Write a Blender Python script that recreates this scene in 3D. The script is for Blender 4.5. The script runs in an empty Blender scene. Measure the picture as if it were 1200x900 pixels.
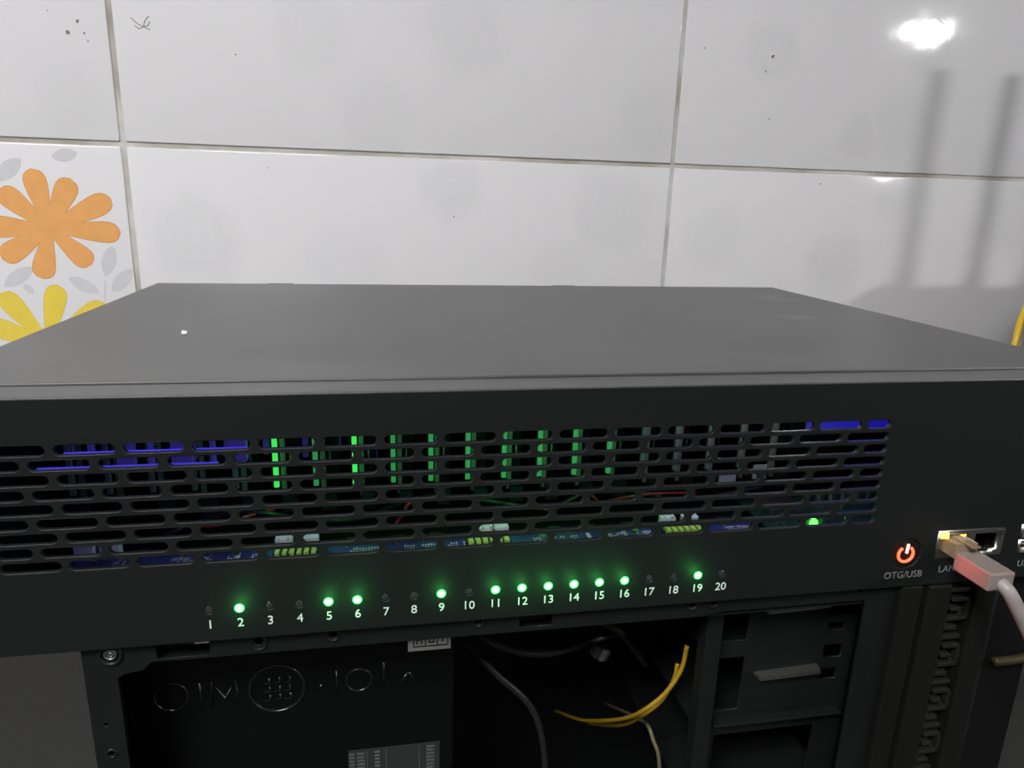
import bpy, bmesh, math, random
from mathutils import Vector, Matrix
random.seed(7)
S = bpy.context.scene
C = S.collection
PI = math.pi

# ------------------------------------------------------------------ camera
# world: X right, Y away from the camera, Z up; origin = middle of the server box's front top edge
cam_d = bpy.data.cameras.new('camera')
cam = bpy.data.objects.new('camera', cam_d); C.objects.link(cam)
def rx(a): return Matrix.Rotation(a, 3, 'X')
def ry(a): return Matrix.Rotation(a, 3, 'Y')
def rz(a): return Matrix.Rotation(a, 3, 'Z')
R = rz(-0.18686) @ rx(-0.2591) @ ry(-0.030)
right, fwd, up = R @ Vector((1,0,0)), R @ Vector((0,1,0)), R @ Vector((0,0,1))
M = Matrix((right, up, -fwd)).transposed().to_4x4()
M.translation = Vector((-0.08194, -0.24216, 0.06677))
cam.matrix_world = M
cam_d.sensor_fit = 'HORIZONTAL'; cam_d.sensor_width = 36.0
cam_d.lens = 823.958 / 1200 * 36.0
cam_d.clip_start = 0.005; cam_d.clip_end = 50
S.camera = cam

# ------------------------------------------------------------------ world, exposure
S.view_settings.view_transform = 'Standard'
S.view_settings.look = 'None'
S.view_settings.gamma = 1.0
S.view_settings.use_curve_mapping = False
S.view_settings.exposure = 0.0
w = bpy.data.worlds.new('room_light'); S.world = w; w.use_nodes = True
bg = w.node_tree.nodes['Background']
bg.inputs[0].default_value = (0.97, 0.97, 1.0, 1); bg.inputs[1].default_value = 0.10
LAMP_A = 270.0          # radiance of the bulb whose reflection shows on the tiles
LAMP_B = 50.0            # radiance of the added fill panel overhead

FLOOR = -0.478
WALL = 0.5797

# ------------------------------------------------------------------ materials
def mat(name, col, rough=0.5, metal=0.0, spec=0.5, emit=None, estr=0.0, bump=None, var=None, coat=0.0, trans=0.0):
    m = bpy.data.materials.new(name); m.use_nodes = True
    nt = m.node_tree; b = nt.nodes['Principled BSDF']
    c = (col[0], col[1], col[2], 1)
    b.inputs['Base Color'].default_value = c
    b.inputs['Roughness'].default_value = rough
    b.inputs['Metallic'].default_value = metal
    b.inputs['Specular IOR Level'].default_value = spec
    b.inputs['Coat Weight'].default_value = coat
    b.inputs['Transmission Weight'].default_value = trans
    if emit:
        b.inputs['Emission Color'].default_value = (*emit, 1); b.inputs['Emission Strength'].default_value = estr
    tc = nt.nodes.new('ShaderNodeTexCoord')
    if var:
        scale, amount = var
        n = nt.nodes.new('ShaderNodeTexNoise'); n.inputs['Scale'].default_value = scale; n.inputs['Detail'].default_value = 5
        nt.links.new(tc.outputs['Object'], n.inputs['Vector'])
        mx = nt.nodes.new('ShaderNodeMix'); mx.data_type = 'RGBA'
        mx.inputs[6].default_value = tuple(v*(1-amount) for v in col) + (1,)
        mx.inputs[7].default_value = tuple(min(1, v*(1+amount)) for v in col) + (1,)
        nt.links.new(n.outputs[0], mx.inputs[0]); nt.links.new(mx.outputs[2], b.inputs['Base Color'])
    if bump:
        scale, strength, dist = bump
        n = nt.nodes.new('ShaderNodeTexNoise'); n.inputs['Scale'].default_value = scale; n.inputs['Detail'].default_value = 3
        nt.links.new(tc.outputs['Object'], n.inputs['Vector'])
        bp = nt.nodes.new('ShaderNodeBump'); bp.inputs['Strength'].default_value = strength; bp.inputs['Distance'].default_value = dist
        nt.links.new(n.outputs[0], bp.inputs['Height']); nt.links.new(bp.outputs[0], b.inputs['Normal'])
    return m

MT = {}
MT['panel'] = mat('black_powder_coat', (0.0058, 0.0075, 0.0073), 0.55, 0, 0.24, bump=(1800, 0.25, 0.0002))
MT['case'] = mat('black_case_steel', (0.0055, 0.0075, 0.007), 0.45, 0, 0.3, var=(40, 0.25))
MT['inner'] = mat('black_inner_steel', (0.0035, 0.004, 0.004), 0.6, 0, 0.2)
MT['plastic'] = mat('black_abs_plastic', (0.0055, 0.006, 0.005), 0.5, 0, 0.25, bump=(900, 0.2, 0.0002))
MT['psu'] = mat('black_psu_steel', (0.0018, 0.0028, 0.0022), 0.4, 0, 0.22)
MT['emboss'] = mat('shiny_black_emboss', (0.006, 0.008, 0.007), 0.22, 0, 0.9)  # paler and glossier than the housing
MT['meander'] = mat('black_grille_plastic', (0.011, 0.012, 0.0105), 0.4, 0, 0.4)
MT['steel'] = mat('bare_steel', (0.45, 0.46, 0.46), 0.3, 1.0)
MT['steel_dim'] = mat('dull_tin', (0.30, 0.31, 0.29), 0.42, 1.0)
MT['clip'] = mat('pale_clip_plastic', (0.36, 0.38, 0.35), 0.5)
MT['clip_tan'] = mat('tan_clip_plastic', (0.30, 0.30, 0.22), 0.55)
MT['pcb_blue_lit'] = mat('blue_lit_pcb', (0.03, 0.035, 0.16), 0.35, var=(150, 0.3))  # blue light falling on the board is deepened into its colour
MT['pcb_green'] = mat('dark_green_pcb', (0.012, 0.05, 0.028), 0.4, var=(150, 0.3))
MT['silk'] = mat('white_silkscreen', (0.5, 0.5, 0.52), 0.7)
MT['chip'] = mat('chip_epoxy', (0.02, 0.02, 0.02), 0.5)
MT['white_nylon'] = mat('white_nylon_socket', (0.75, 0.76, 0.78), 0.45)
MT['pin_green'] = mat('yellow_green_terminal', (0.42, 0.62, 0.12), 0.45)
MT['blue_lit_plastic'] = mat('blue_lit_shroud_plastic', (0.10, 0.09, 0.6), 0.45)  # blue light on a pale plate, put into its colour
MT['red_wire'] = mat('red_wire_pvc', (0.45, 0.03, 0.025), 0.4)
MT['black_wire'] = mat('black_wire_pvc', (0.012, 0.012, 0.012), 0.4)
MT['yellow_wire'] = mat('yellow_wire_pvc', (0.27, 0.165, 0.008), 0.45)
MT['ochre'] = mat('dull_ochre_pvc', (0.03, 0.023, 0.003), 0.6)
MT['beige_wire'] = mat('beige_wire_pvc', (0.10, 0.085, 0.05), 0.5)
MT['print'] = mat('white_panel_print', (0.62, 0.64, 0.64), 0.6)
MT['print_dim'] = mat('grey_panel_print', (0.16, 0.16, 0.155), 0.6)
MT['label_white'] = mat('white_paper_sticker', (0.72, 0.73, 0.70), 0.6)
MT['label_grey'] = mat('grey_foil_sticker', (0.018, 0.02, 0.02), 0.5)
MT['ink'] = mat('black_ink', (0.003, 0.003, 0.003), 0.7, 0, 0.15)
MT['ink_grey'] = mat('grey_ink', (0.09, 0.095, 0.095), 0.6)
MT['led_on'] = mat('green_led_halo', (0.1, 0.7, 0.2), 0.3, emit=(0.03, 1.0, 0.08), estr=0.9)  # green halo around the lit lamps, as emission
MT['led_core'] = mat('green_led_core', (0.5, 0.9, 0.6), 0.3, emit=(0.50, 1.0, 0.64), estr=2.6)
MT['status_green'] = mat('green_status_lit', (0.1, 0.8, 0.1), 0.3, emit=(0.12, 1.0, 0.08), estr=2.2)
MT['led_off'] = mat('clear_led_unlit', (0.022, 0.025, 0.025), 0.12, coat=0.3)
MT['led_blue'] = mat('blue_led_lit', (0.1, 0.1, 0.6), 0.3, emit=(0.10, 0.06, 1.0), estr=5)
MT['blue_lit'] = mat('blue_lit_glow', (0.1, 0.1, 0.5), 0.3, emit=(0.15, 0.10, 0.60), estr=0.09)  # emission stands for blue light on inner parts
MT['lip_glow'] = mat('blue_lip_glow', (0.1, 0.1, 0.6), 0.4, emit=(0.11, 0.08, 0.80), estr=0.33)  # emission stands for blue light on the slot lips
MT['clip_lit_green'] = mat('green_lit_clip', (0.1, 0.4, 0.15), 0.3, emit=(0.06, 1.0, 0.12), estr=0.75)  # green LED light on the clips, put in as emission
MT['clip_lit_dim'] = mat('dim_green_lit_clip', (0.2, 0.4, 0.22), 0.3, emit=(0.07, 0.85, 0.20), estr=0.22)  # fainter version of the painted clip light
MT['power_red'] = mat('red_backlit_symbol', (0.8, 0.1, 0.05), 0.4, emit=(1.0, 0.085, 0.03), estr=3)
MT['power_bar'] = mat('pink_backlit_bar', (0.9, 0.4, 0.4), 0.4, emit=(1.0, 0.40, 0.36), estr=1.8)
MT['amber'] = mat('amber_led_lit', (0.9, 0.6, 0.1), 0.3, emit=(1.0, 0.52, 0.06), estr=5)
MT['port_metal'] = mat('port_shield_tin', (0.42, 0.41, 0.38), 0.35, 1.0)
MT['plug'] = mat('grey_beige_plug_boot', (0.21, 0.175, 0.158), 0.42, bump=(600, 0.15, 0.0002))
MT['plug_clear'] = mat('clear_plug_tip', (0.22, 0.16, 0.10), 0.15, coat=0.4)
MT['cable_white'] = mat('grey_white_cable_pvc', (0.26, 0.23, 0.22), 0.45)
MT['yellow_cable'] = mat('yellow_cable_pvc', (0.72, 0.50, 0.03), 0.35)
MT['router'] = mat('black_router_plastic', (0.03, 0.03, 0.03), 0.35)
MT['wood'] = mat('brown_wood', (0.16, 0.09, 0.05), 0.5, var=(12, 0.4))
MT['crumb'] = mat('white_crumb', (0.85, 0.85, 0.82), 0.7)
MT['orange'] = mat('orange_glaze', (0.80, 0.40, 0.14), 0.14, var=(70, 0.10))
MT['orange_edge'] = mat('dark_orange_glaze', (0.66, 0.31, 0.10), 0.14)
MT['yellow'] = mat('yellow_glaze', (0.80, 0.62, 0.09), 0.14, var=(70, 0.10))
MT['yellow_edge'] = mat('dark_yellow_glaze', (0.68, 0.52, 0.07), 0.14)
MT['leaf'] = mat('grey_leaf_glaze', (0.62, 0.625, 0.64), 0.14, var=(90, 0.06))
MT['dirt'] = mat('brown_fly_speck', (0.20, 0.17, 0.15), 0.8)
MT['lamp_glow'] = mat('lamp_diffuser', (0.9, 0.9, 0.9), 0.5, emit=(1.0, 0.985, 0.985), estr=LAMP_A)
MT['panel_glow'] = mat('fill_diffuser', (0.9, 0.9, 0.9), 0.5, emit=(1.0, 0.985, 0.985), estr=LAMP_B)
MT['lamp_white'] = mat('white_lamp_plastic', (0.8, 0.8, 0.8), 0.4)
MT['cement'] = mat('grey_cement', (0.018, 0.0188, 0.017), 0.85, var=(260, 0.35), bump=(500, 0.3, 0.001))

# lid: black paint with a thin uneven dust film
def lid_material():
    m = mat('dusty_black_lid', (0.02, 0.02, 0.02), 0.5, 0, 0.65)
    nt = m.node_tree; b = nt.nodes['Principled BSDF']; N = nt.nodes.new; L = nt.links.new
    tc = N('ShaderNodeTexCoord')
    mp = N('ShaderNodeMapping'); mp.inputs['Scale'].default_value = (9, 22, 9); L(tc.outputs['Object'], mp.inputs[0])
    n = N('ShaderNodeTexNoise'); n.inputs['Scale'].default_value = 1.0; n.inputs['Detail'].default_value = 7; L(mp.outputs[0], n.inputs['Vector'])
    r = N('ShaderNodeValToRGB'); r.color_ramp.elements[0].position = 0.35; r.color_ramp.elements[1].position = 0.75
    r.color_ramp.elements[0].color = (0.040, 0.040, 0.041, 1); r.color_ramp.elements[1].color = (0.082, 0.082, 0.081, 1)
    L(n.outputs[0], r.inputs[0])
    # wiped dust patches near the right edge
    col = r.outputs[0]
    for (x, y, sx, sy, v) in ((0.172, 0.150, 0.020, 0.013, 0.17), (0.203, 0.235, 0.022, 0.03, 0.14)):
        sub = N('ShaderNodeVectorMath'); sub.operation = 'SUBTRACT'; sub.inputs[1].default_value = (x, y, 0); L(tc.outputs['Object'], sub.inputs[0])
        sc = N('ShaderNodeVectorMath'); sc.operation = 'MULTIPLY'; sc.inputs[1].default_value = (1/sx, 1/sy, 0); L(sub.outputs[0], sc.inputs[0])
        ln = N('ShaderNodeVectorMath'); ln.operation = 'LENGTH'; L(sc.outputs[0], ln.inputs[0])
        n2 = N('ShaderNodeTexNoise'); n2.inputs['Scale'].default_value = 120; n2.inputs['Detail'].default_value = 6; L(tc.outputs['Object'], n2.inputs['Vector'])
        ad = N('ShaderNodeMath'); ad.operation = 'MULTIPLY_ADD'; L(n2.outputs[0], ad.inputs[0]); ad.inputs[1].default_value = 1.6; L(ln.outputs['Value'], ad.inputs[2])
        mr = N('ShaderNodeMapRange'); mr.inputs[1].default_value = 1.7; mr.inputs[2].default_value = 0.5; mr.inputs[3].default_value = 0; mr.inputs[4].default_value = 0.8
        L(ad.outputs[0], mr.inputs[0])
        mx = N('ShaderNodeMix'); mx.data_type = 'RGBA'; L(mr.outputs[0], mx.inputs[0]); L(col, mx.inputs[6]); mx.inputs[7].default_value = (v, v, v*0.97, 1)
        col = mx.outputs[2]
    L(col, b.inputs['Base Color'])
    r2 = N('ShaderNodeMapRange'); r2.inputs[3].default_value = 0.34; r2.inputs[4].default_value = 0.46; L(n.outputs[0], r2.inputs[0]); L(r2.outputs[0], b.inputs['Roughness'])
    return m
MT['lid'] = lid_material()

# glazed tile: off-white with faint grey printed roses and a slightly wavy glaze
ROSES = [(-.278,.014,.050,1.0),(-.002,.075,.036,1.0),(.185,.057,.050,.9),(.37,.24,.035,.8),(.4955,.151,.028,.9),
         (.486,-.004,.042,1.2),(.3185,.025,.042,.7),(.011,.235,.045,.8),(-.085,.148,.042,.6),(.2245,.158,.035,.6),
         (-.3875,.150,.036,.5),(.575,.257,.032,.8),(-.15,.23,.04,.6),(.55,.17,.04,.7),(.56,.08,.03,.8),(.74,.06,.05,.9),(-.12,-.01,.05,.5),(.13,-.02,.045,.5)]
def tile_material():
    m = mat('white_glazed_tile', (0.74, 0.735, 0.745), 0.09, 0, 0.5)
    nt = m.node_tree; b = nt.nodes['Principled BSDF']; N = nt.nodes.new; L = nt.links.new
    g = N('ShaderNodeNewGeometry')
    flat = N('ShaderNodeVectorMath'); flat.operation = 'MULTIPLY'; flat.inputs[1].default_value = (1, 0, 1); L(g.outputs['Position'], flat.inputs[0])
    warp = N('ShaderNodeTexNoise'); warp.inputs['Scale'].default_value = 34; warp.inputs['Detail'].default_value = 3; L(flat.outputs[0], warp.inputs['Vector'])
    acc = None; ringacc = None
    for (x, z, r, k) in ROSES:
        d = N('ShaderNodeVectorMath'); d.operation = 'DISTANCE'; d.inputs[1].default_value = (x, 0, z); L(flat.outputs[0], d.inputs[0])
        wd = N('ShaderNodeMath'); wd.operation = 'MULTIPLY_ADD'; L(warp.outputs[0], wd.inputs[0]); wd.inputs[1].default_value = r*0.9; L(d.outputs['Value'], wd.inputs[2])
        mr = N('ShaderNodeMapRange'); mr.inputs[1].default_value = r*1.62; mr.inputs[2].default_value = r*1.1; mr.inputs[3].default_value = 0; mr.inputs[4].default_value = k
        L(wd.outputs[0], mr.inputs[0])
        s = N('ShaderNodeMath'); s.operation = 'SINE'
        f = N('ShaderNodeMath'); f.operation = 'MULTIPLY'; L(wd.outputs[0], f.inputs[0]); f.inputs[1].default_value = 2*PI*4.2/r; L(f.outputs[0], s.inputs[0])
        q = N('ShaderNodeMath'); q.operation = 'MULTIPLY_ADD'; L(s.outputs[0], q.inputs[0]); q.inputs[1].default_value = 0.12; q.inputs[2].default_value = 0.6
        p = N('ShaderNodeMath'); p.operation = 'MULTIPLY'; L(q.outputs[0], p.inputs[0]); L(mr.outputs[0], p.inputs[1])
        if acc is None: acc = p.outputs[0]
        else:
            a = N('ShaderNodeMath'); a.operation = 'MAXIMUM'; L(acc, a.inputs[0]); L(p.outputs[0], a.inputs[1]); acc = a.outputs[0]
    big = N('ShaderNodeTexNoise'); big.inputs['Scale'].default_value = 5.5; big.inputs['Detail'].default_value = 4; L(flat.outputs[0], big.inputs['Vector'])
    base = N('ShaderNodeMix'); base.data_type = 'RGBA'; base.inputs[6].default_value = (0.73, 0.725, 0.74, 1); base.inputs[7].default_value = (0.77, 0.768, 0.78, 1); L(big.outputs[0], base.inputs[0])
    rose = N('ShaderNodeMix'); rose.data_type = 'RGBA'; L(base.outputs[2], rose.inputs[6]); rose.inputs[7].default_value = (0.42, 0.43, 0.44, 1)
    sc = N('ShaderNodeMath'); sc.operation = 'MULTIPLY'; L(acc, sc.inputs[0]); sc.inputs[1].default_value = 0.22; L(sc.outputs[0], rose.inputs[0])
    L(rose.outputs[2], b.inputs['Base Color'])
    wav = N('ShaderNodeTexNoise'); wav.inputs['Scale'].default_value = 26; wav.inputs['Detail'].default_value = 1; L(flat.outputs[0], wav.inputs['Vector'])
    hs = N('ShaderNodeMath'); hs.operation = 'MULTIPLY_ADD'; L(acc, hs.inputs[0]); hs.inputs[1].default_value = 0.16; L(wav.outputs[0], hs.inputs[2])
    bp = N('ShaderNodeBump'); bp.inputs['Strength'].default_value = 0.35; bp.inputs['Distance'].default_value = 0.0012
    L(hs.outputs[0], bp.inputs['Height']); L(bp.outputs[0], b.inputs['Normal'])
    return m
MT['tile'] = tile_material()
def grout_material():
    m = mat('dirty_grout', (0.3, 0.28, 0.25), 0.85)
    nt = m.node_tree; b = nt.nodes['Principled BSDF']; N = nt.nodes.new; L = nt.links.new
    g = N('ShaderNodeNewGeometry')
    n = N('ShaderNodeTexNoise'); n.inputs['Scale'].default_value = 16; n.inputs['Detail'].default_value = 6; L(g.outputs['Position'], n.inputs['Vector'])
    r = N('ShaderNodeValToRGB'); r.color_ramp.elements[0].position = 0.35; r.color_ramp.elements[1].position = 0.68
    r.color_ramp.elements[0].color = (0.34, 0.30, 0.25, 1); r.color_ramp.elements[1].color = (0.62, 0.60, 0.57, 1)
    L(n.outputs[0], r.inputs[0]); L(r.outputs[0], b.inputs['Base Color'])
    return m
MT['grout'] = grout_material()

# ------------------------------------------------------------------ mesh helpers
def obj(name, bm_or_mesh, m, parent=None, smooth=False):
    if isinstance(bm_or_mesh, bmesh.types.BMesh):
        me = bpy.data.meshes.new(name); bm_or_mesh.normal_update(); bm_or_mesh.to_mesh(me); bm_or_mesh.free()
    else: me = bm_or_mesh
    if m is not None:
        me.materials.clear(); me.materials.append(MT[m])
    if smooth:
        for p in me.polygons: p.use_smooth = True
    o = bpy.data.objects.new(name, me); C.objects.link(o)
    if parent is not None: o.parent = parent
    return o
def copy_of(o, parent, loc=None):
    c = o.copy(); C.objects.link(c); c.parent = parent
    if loc is not None: c.location = loc
    return c
def thing(name, label, cat, group=None, loc=(0,0,0)):
    o = bpy.data.objects.new(name, None); C.objects.link(o); o.location = loc; o.empty_display_size = 0.02
    return tag(o, label, cat, group)
def tag(o, label, cat, group=None):
    o['label'] = label; o['category'] = cat
    if group: o['group'] = group
    return o
def struct(o): o['kind'] = 'structure'; return o
def box(bm, x0, x1, y0, y1, z0, z1, bev=0.0, seg=2):
    r = bmesh.ops.create_cube(bm, size=1.0)
    vs = r['verts']
    for v in vs:
        v.co = Vector(((x0+x1)/2 + v.co.x*(x1-x0), (y0+y1)/2 + v.co.y*(y1-y0), (z0+z1)/2 + v.co.z*(z1-z0)))
    if bev > 0:
        es = list({e for v in vs for e in v.link_edges})
        bmesh.ops.bevel(bm, geom=es, offset=bev, segments=seg, affect='EDGES', profile=0.5)
    return bm
def B(*a, **k):
    bm = bmesh.new(); box(bm, *a, **k); return bm
def boxes(lst, bev=0.0):
    bm = bmesh.new()
    for a in lst: box(bm, *a, bev=bev)
    return bm
def cyl(bm, p, axis, r, h, seg=20, r2=None, caps=True):
    # axis 'X','Y','Z'; p = centre of the base, grows along +axis
    rot = {'X': Matrix.Rotation(PI/2, 4, 'Y'), 'Y': Matrix.Rotation(-PI/2, 4, 'X'), 'Z': Matrix.Identity(4)}[axis]
    d = {'X': Vector((1,0,0)), 'Y': Vector((0,1,0)), 'Z': Vector((0,0,1))}[axis]
    bmesh.ops.create_cone(bm, cap_ends=caps, segments=seg, radius1=r, radius2=r if r2 is None else r2, depth=h,
                          matrix=Matrix.Translation(Vector(p) + d*h/2) @ rot)
    return bm
def catmull(pts, n=8):
    P = [Vector(p) for p in pts]; out = []
    P = [2*P[0]-P[1]] + P + [2*P[-1]-P[-2]]
    for i in range(1, len(P)-2):
        for k in range(n):
            t = k/n; a, b_, c, d = P[i-1], P[i], P[i+1], P[i+2]
            out.append(0.5*((2*b_) + (c-a)*t + (2*a-5*b_+4*c-d)*t*t + (-a+3*b_-3*c+d)*t**3))
    out.append(P[-2]); return out
def tube(bm, pts, r, seg=10, n=8, smooth=True, closed_caps=True):
    P = catmull(pts, n) if smooth else [Vector(p) for p in pts]
    prev = None; rings = []
    up0 = Vector((0.13, 0.31, 0.94))
    for i, p in enumerate(P):
        t = (P[min(i+1, len(P)-1)] - P[max(i-1, 0)]).normalized()
        u = (up0 - t*up0.dot(t))
        if u.length < 1e-4: u = Vector((1,0,0))
        u.normalize(); up0 = u; v = t.cross(u)
        rr = r(i/(len(P)-1)) if callable(r) else r
        rings.append([bm.verts.new(p + u*math.cos(2*PI*k/seg)*rr + v*math.sin(2*PI*k/seg)*rr) for k in range(seg)])
    for a, b_ in zip(rings, rings[1:]):
        for k in range(seg): bm.faces.new((a[k], a[(k+1) % seg], b_[(k+1) % seg], b_[k]))
    if closed_caps:
        bm.faces.new(rings[0][::-1]); bm.faces.new(rings[-1])
    return bm
def ring(bm, c, r, rt, a0=0, a1=2*PI, n=28, seg=8):
    # an arc in the XZ plane
    full = abs(a1-a0-2*PI) < 1e-6
    pts = [(c[0]+r*math.cos(a0+(a1-a0)*i/n), c[1], c[2]+r*math.sin(a0+(a1-a0)*i/n)) for i in range(n+1)]
    return tube(bm, pts, rt, seg, smooth=False, closed_caps=not full)
def plate(name, contours, y0, y1, bev=0.0):
    """2D outlines (x,z) filled even-odd, extruded from y0 to y1: a sheet with real holes."""
    cu = bpy.data.curves.new(name, 'CURVE'); cu.dimensions = '2D'; cu.fill_mode = 'BOTH'
    th = (y1-y0)/2; cu.extrude = th - bev; cu.bevel_depth = bev; cu.bevel_resolution = 1; cu.offset = -bev
    for pts in contours:
        s = cu.splines.new('POLY'); s.points.add(len(pts)-1)
        for q, (x, z) in zip(s.points, pts): q.co = (x, z, 0, 1)
        s.use_cyclic_u = True
    return curve_mesh(cu, (y0+y1)/2)
def curve_mesh(cu, ymid, x=0, z=0):
    o = bpy.data.objects.new('tmp', cu); C.objects.link(o)
    bpy.context.view_layer.update()
    me = bpy.data.meshes.new_from_object(o.evaluated_get(bpy.context.evaluated_depsgraph_get()))
    bpy.data.objects.remove(o); bpy.data.curves.remove(cu)
    for v in me.vertices:
        a, b_, c = v.co; v.co = (a+x, ymid - c, b_+z)
    bm = bmesh.new(); bm.from_mesh(me)
    bmesh.ops.remove_doubles(bm, verts=bm.verts, dist=1e-6)
    bmesh.ops.recalc_face_normals(bm, faces=bm.faces); bm.to_mesh(me); bm.free()
    return me
def text_mesh(txt, size, x, z, y, depth=0.00012, align='CENTER', shear=0.0, sp=1.0):
    cu = bpy.data.curves.new('txt', 'FONT'); cu.body = txt; cu.size = size; cu.align_x = align; cu.align_y = 'CENTER'
    cu.extrude = depth/2; cu.shear = shear; cu.resolution_u = 3; cu.space_character = sp
    return curve_mesh(cu, y - depth/2, x, z)
def obround(x0, x1, zc, h, n=6):
    r = h/2; out = []
    for i in range(n+1):
        a = -PI/2 + PI*i/n; out.append((x1-r+r*math.cos(a), zc+r*math.sin(a)))
    for i in range(n+1):
        a = PI/2 + PI*i/n; out.append((x0+r+r*math.cos(a), zc+r*math.sin(a)))
    return out
def circ(x, z, r, n=14): return [(x+r*math.cos(2*PI*i/n), z+r*math.sin(2*PI*i/n)) for i in range(n)]
def rect(x0, x1, z0, z1): return [(x0,z0),(x1,z0),(x1,z1),(x0,z1)]

# ------------------------------------------------------------------ structure: wall with tiles, floor
wall = struct(obj('wall_back', B(-2.6, 2.6, WALL+0.0015, WALL+0.12, FLOOR, 2.1), 'grout'))
floor = struct(obj('floor', B(-2.6, 2.6, -3.2, WALL+0.12, FLOOR-0.05, FLOOR), 'cement'))
TW, TH, GAP = 0.60, 0.30, 0.0050
tile_me = None
tiles = {}
for c in range(-4, 4):
    for r in range(-1, 6):
        x0 = 0.2588 + c*TW; z0 = 0.1083 + r*TH
        if tile_me is None:
            t = obj('tile', B(-TW/2+GAP/2, TW/2-GAP/2, -0.0005, 0.008, -TH/2+GAP/2, TH/2-GAP/2, bev=0.0014, seg=3), 'tile', wall, smooth=True)
            tile_me = t.data
        else:
            t = bpy.data.objects.new('tile', tile_me); C.objects.link(t); t.parent = wall
        t.location = (x0+TW/2, WALL, z0+TH/2)
        # hand-laid: each tile sits a hair differently
        rd = random.Random(c*31+r)
        t.rotation_euler = (rd.uniform(-.0012,.0012), 0, rd.uniform(-.0012,.0012))
        tiles[(c, r)] = t
# flower print on the tile left of the joint (children of that tile, in its own coordinates)
ft = tiles[(-2, -1)]
FX, FZ = ft.location.x, ft.location.z
def petal_pts(cx, cz, tx, tz, wid, n=9, grow=0.0):
    d = Vector((tx-cx, tz-cz)); L_ = d.length + grow; d.normalize(); nrm = Vector((-d.y, d.x)); pts = []
    prof = [(0.0,.36),(.2,.48),(.4,.68),(.58,.87),(.72,.97),(.83,.97),(.91,.82),(.965,.52),(1.0,0.0)]
    left = [Vector((cx,cz)) + d*L_*t + nrm*(wid/2*k + grow) for t, k in prof]
    rightp = [Vector((cx,cz)) + d*L_*t - nrm*(wid/2*k + grow) for t, k in prof[:-1]][::-1]
    return left + rightp
def print_mesh(polys, y):
    bm = bmesh.new()
    for i, pts in enumerate(polys):
        bm.faces.new([bm.verts.new((p[0]-FX, y - 0.000012*i, p[1]-FZ)) for p in pts][::-1])
    bmesh.ops.recalc_face_normals(bm, faces=bm.faces)
    for f in bm.faces:
        if f.normal.y > 0: f.normal_flip()
    bmesh.ops.triangulate(bm, faces=bm.faces)
    return bm
def flower(cx, cz, tips, wid, m, medge, nm):
    a, b_ = [], []
    for k, (tx, tz) in enumerate(tips):
        b_.append(petal_pts(cx, cz, tx, tz, wid, grow=0.0006)); a.append(petal_pts(cx, cz, tx, tz, wid))
    bm1 = bmesh.new()
    o = obj(nm, print_mesh(b_, -0.00056), medge, ft)
    o2 = obj(nm + '_petals', print_mesh(a, -0.00072), m, ft)
    o['label'] = 'printed flower outline in a darker shade'; o2['label'] = 'flat printed flower petals'
flower(-.4209, .0215, [(-.4299,.0807),(-.3946,.0719),(-.3586,.0533),(-.3530,.0185),(-.3851,-.0149),(-.4338,-.0300),(-.4691,-.0098),(-.4790,.0229),(-.4620,.0600)], .0218, 'orange', 'orange_edge', 'orange_flower')
flower(-.4370, -.1005, [(-.4745,-.0455),(-.4205,-.0370),(-.3760,-.0570),(-.4900,-.0800),(-.372,-.108),(-.392,-.150),(-.440,-.165),(-.49,-.135)], .0215, 'yellow', 'yellow_edge', 'yellow_flower')
def leaf_pts(a, b_, wid):
    c = Vector(a); d = Vector(b_)-c; n_ = Vector((-d.y, d.x)).normalized()
    pr = [(0,0),(.10,.42),(.25,.78),(.42,.98),(.60,.98),(.78,.76),(.91,.42)]
    return [c+d*t+n_*wid/2*k for t, k in pr] + [c+d] + [c+d*t-n_*wid/2*k for t, k in pr[:0:-1]]
leaves = [((-0.4651, 0.0679), (-0.438, 0.0903),0.016), ((-0.4102, 0.093), (-0.3851, 0.0973),0.013), ((-0.3723, -0.0275), (-0.3621, 0.0051),0.0145), ((-0.4716, -0.0391), (-0.4413, -0.0183),0.0145), ((-0.4091, -0.0287), (-0.3802, -0.0449),0.0135), ((-0.3674, -0.0439), (-0.3453, -0.019),0.0145), ((-0.3764, -0.0568), (-0.3724, -0.0284),0.0014), ((-0.4442, -0.0461), (-0.4526, -0.0362),0.008)]
obj('leaf_print', print_mesh([leaf_pts(a, b_, wd) for a, b_, wd in leaves], -0.00056), 'leaf', ft)
# specks on the tiles
def specks(name, lst, parent):
    bm = bmesh.new()
    for (x, z, r) in lst:
        n = 7; rd = random.Random(int(x*1e5)); cx, cz = x-parent.location.x, z-parent.location.z
        bm.faces.new([bm.verts.new((cx+r*rd.uniform(.6,1.1)*math.cos(2*PI*k/n), -0.0006, cz+r*rd.uniform(.6,1.1)*math.sin(2*PI*k/n))) for k in range(n)])
    return obj(name, bm, 'dirt', parent)
specks('speck', [(-.3802,.2107,.0022),(-.3705,.2213,.0019),(-.3656,.2109,.0013),(-.363,.204,.0009),(-.396,.229,.0007)], tiles[(-2,0)])
b1 = bmesh.new(); T0 = tiles[(-1,0)].location
for p in [[(-.3215,.228),(-.3160,.223),(-.3105,.2205),(-.3045,.2178)],[(-.3105,.2205),(-.3085,.2265),(-.3045,.2305)],[(-.3105,.2205),(-.3150,.2185),(-.3185,.221)],[(-.3105,.2205),(-.3062,.2220),(-.3046,.2255)]]:
    tube(b1, [(x-T0.x, -0.0006, z-T0.z) for x, z in p], 0.0004, 5, 3)
obj('insect_smudge', b1, 'dirt', tiles[(-1,0)])
specks('speck', [(-.225,.20,.001),(-.20,.09,.0008)], tiles[(-1,0)])
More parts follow.
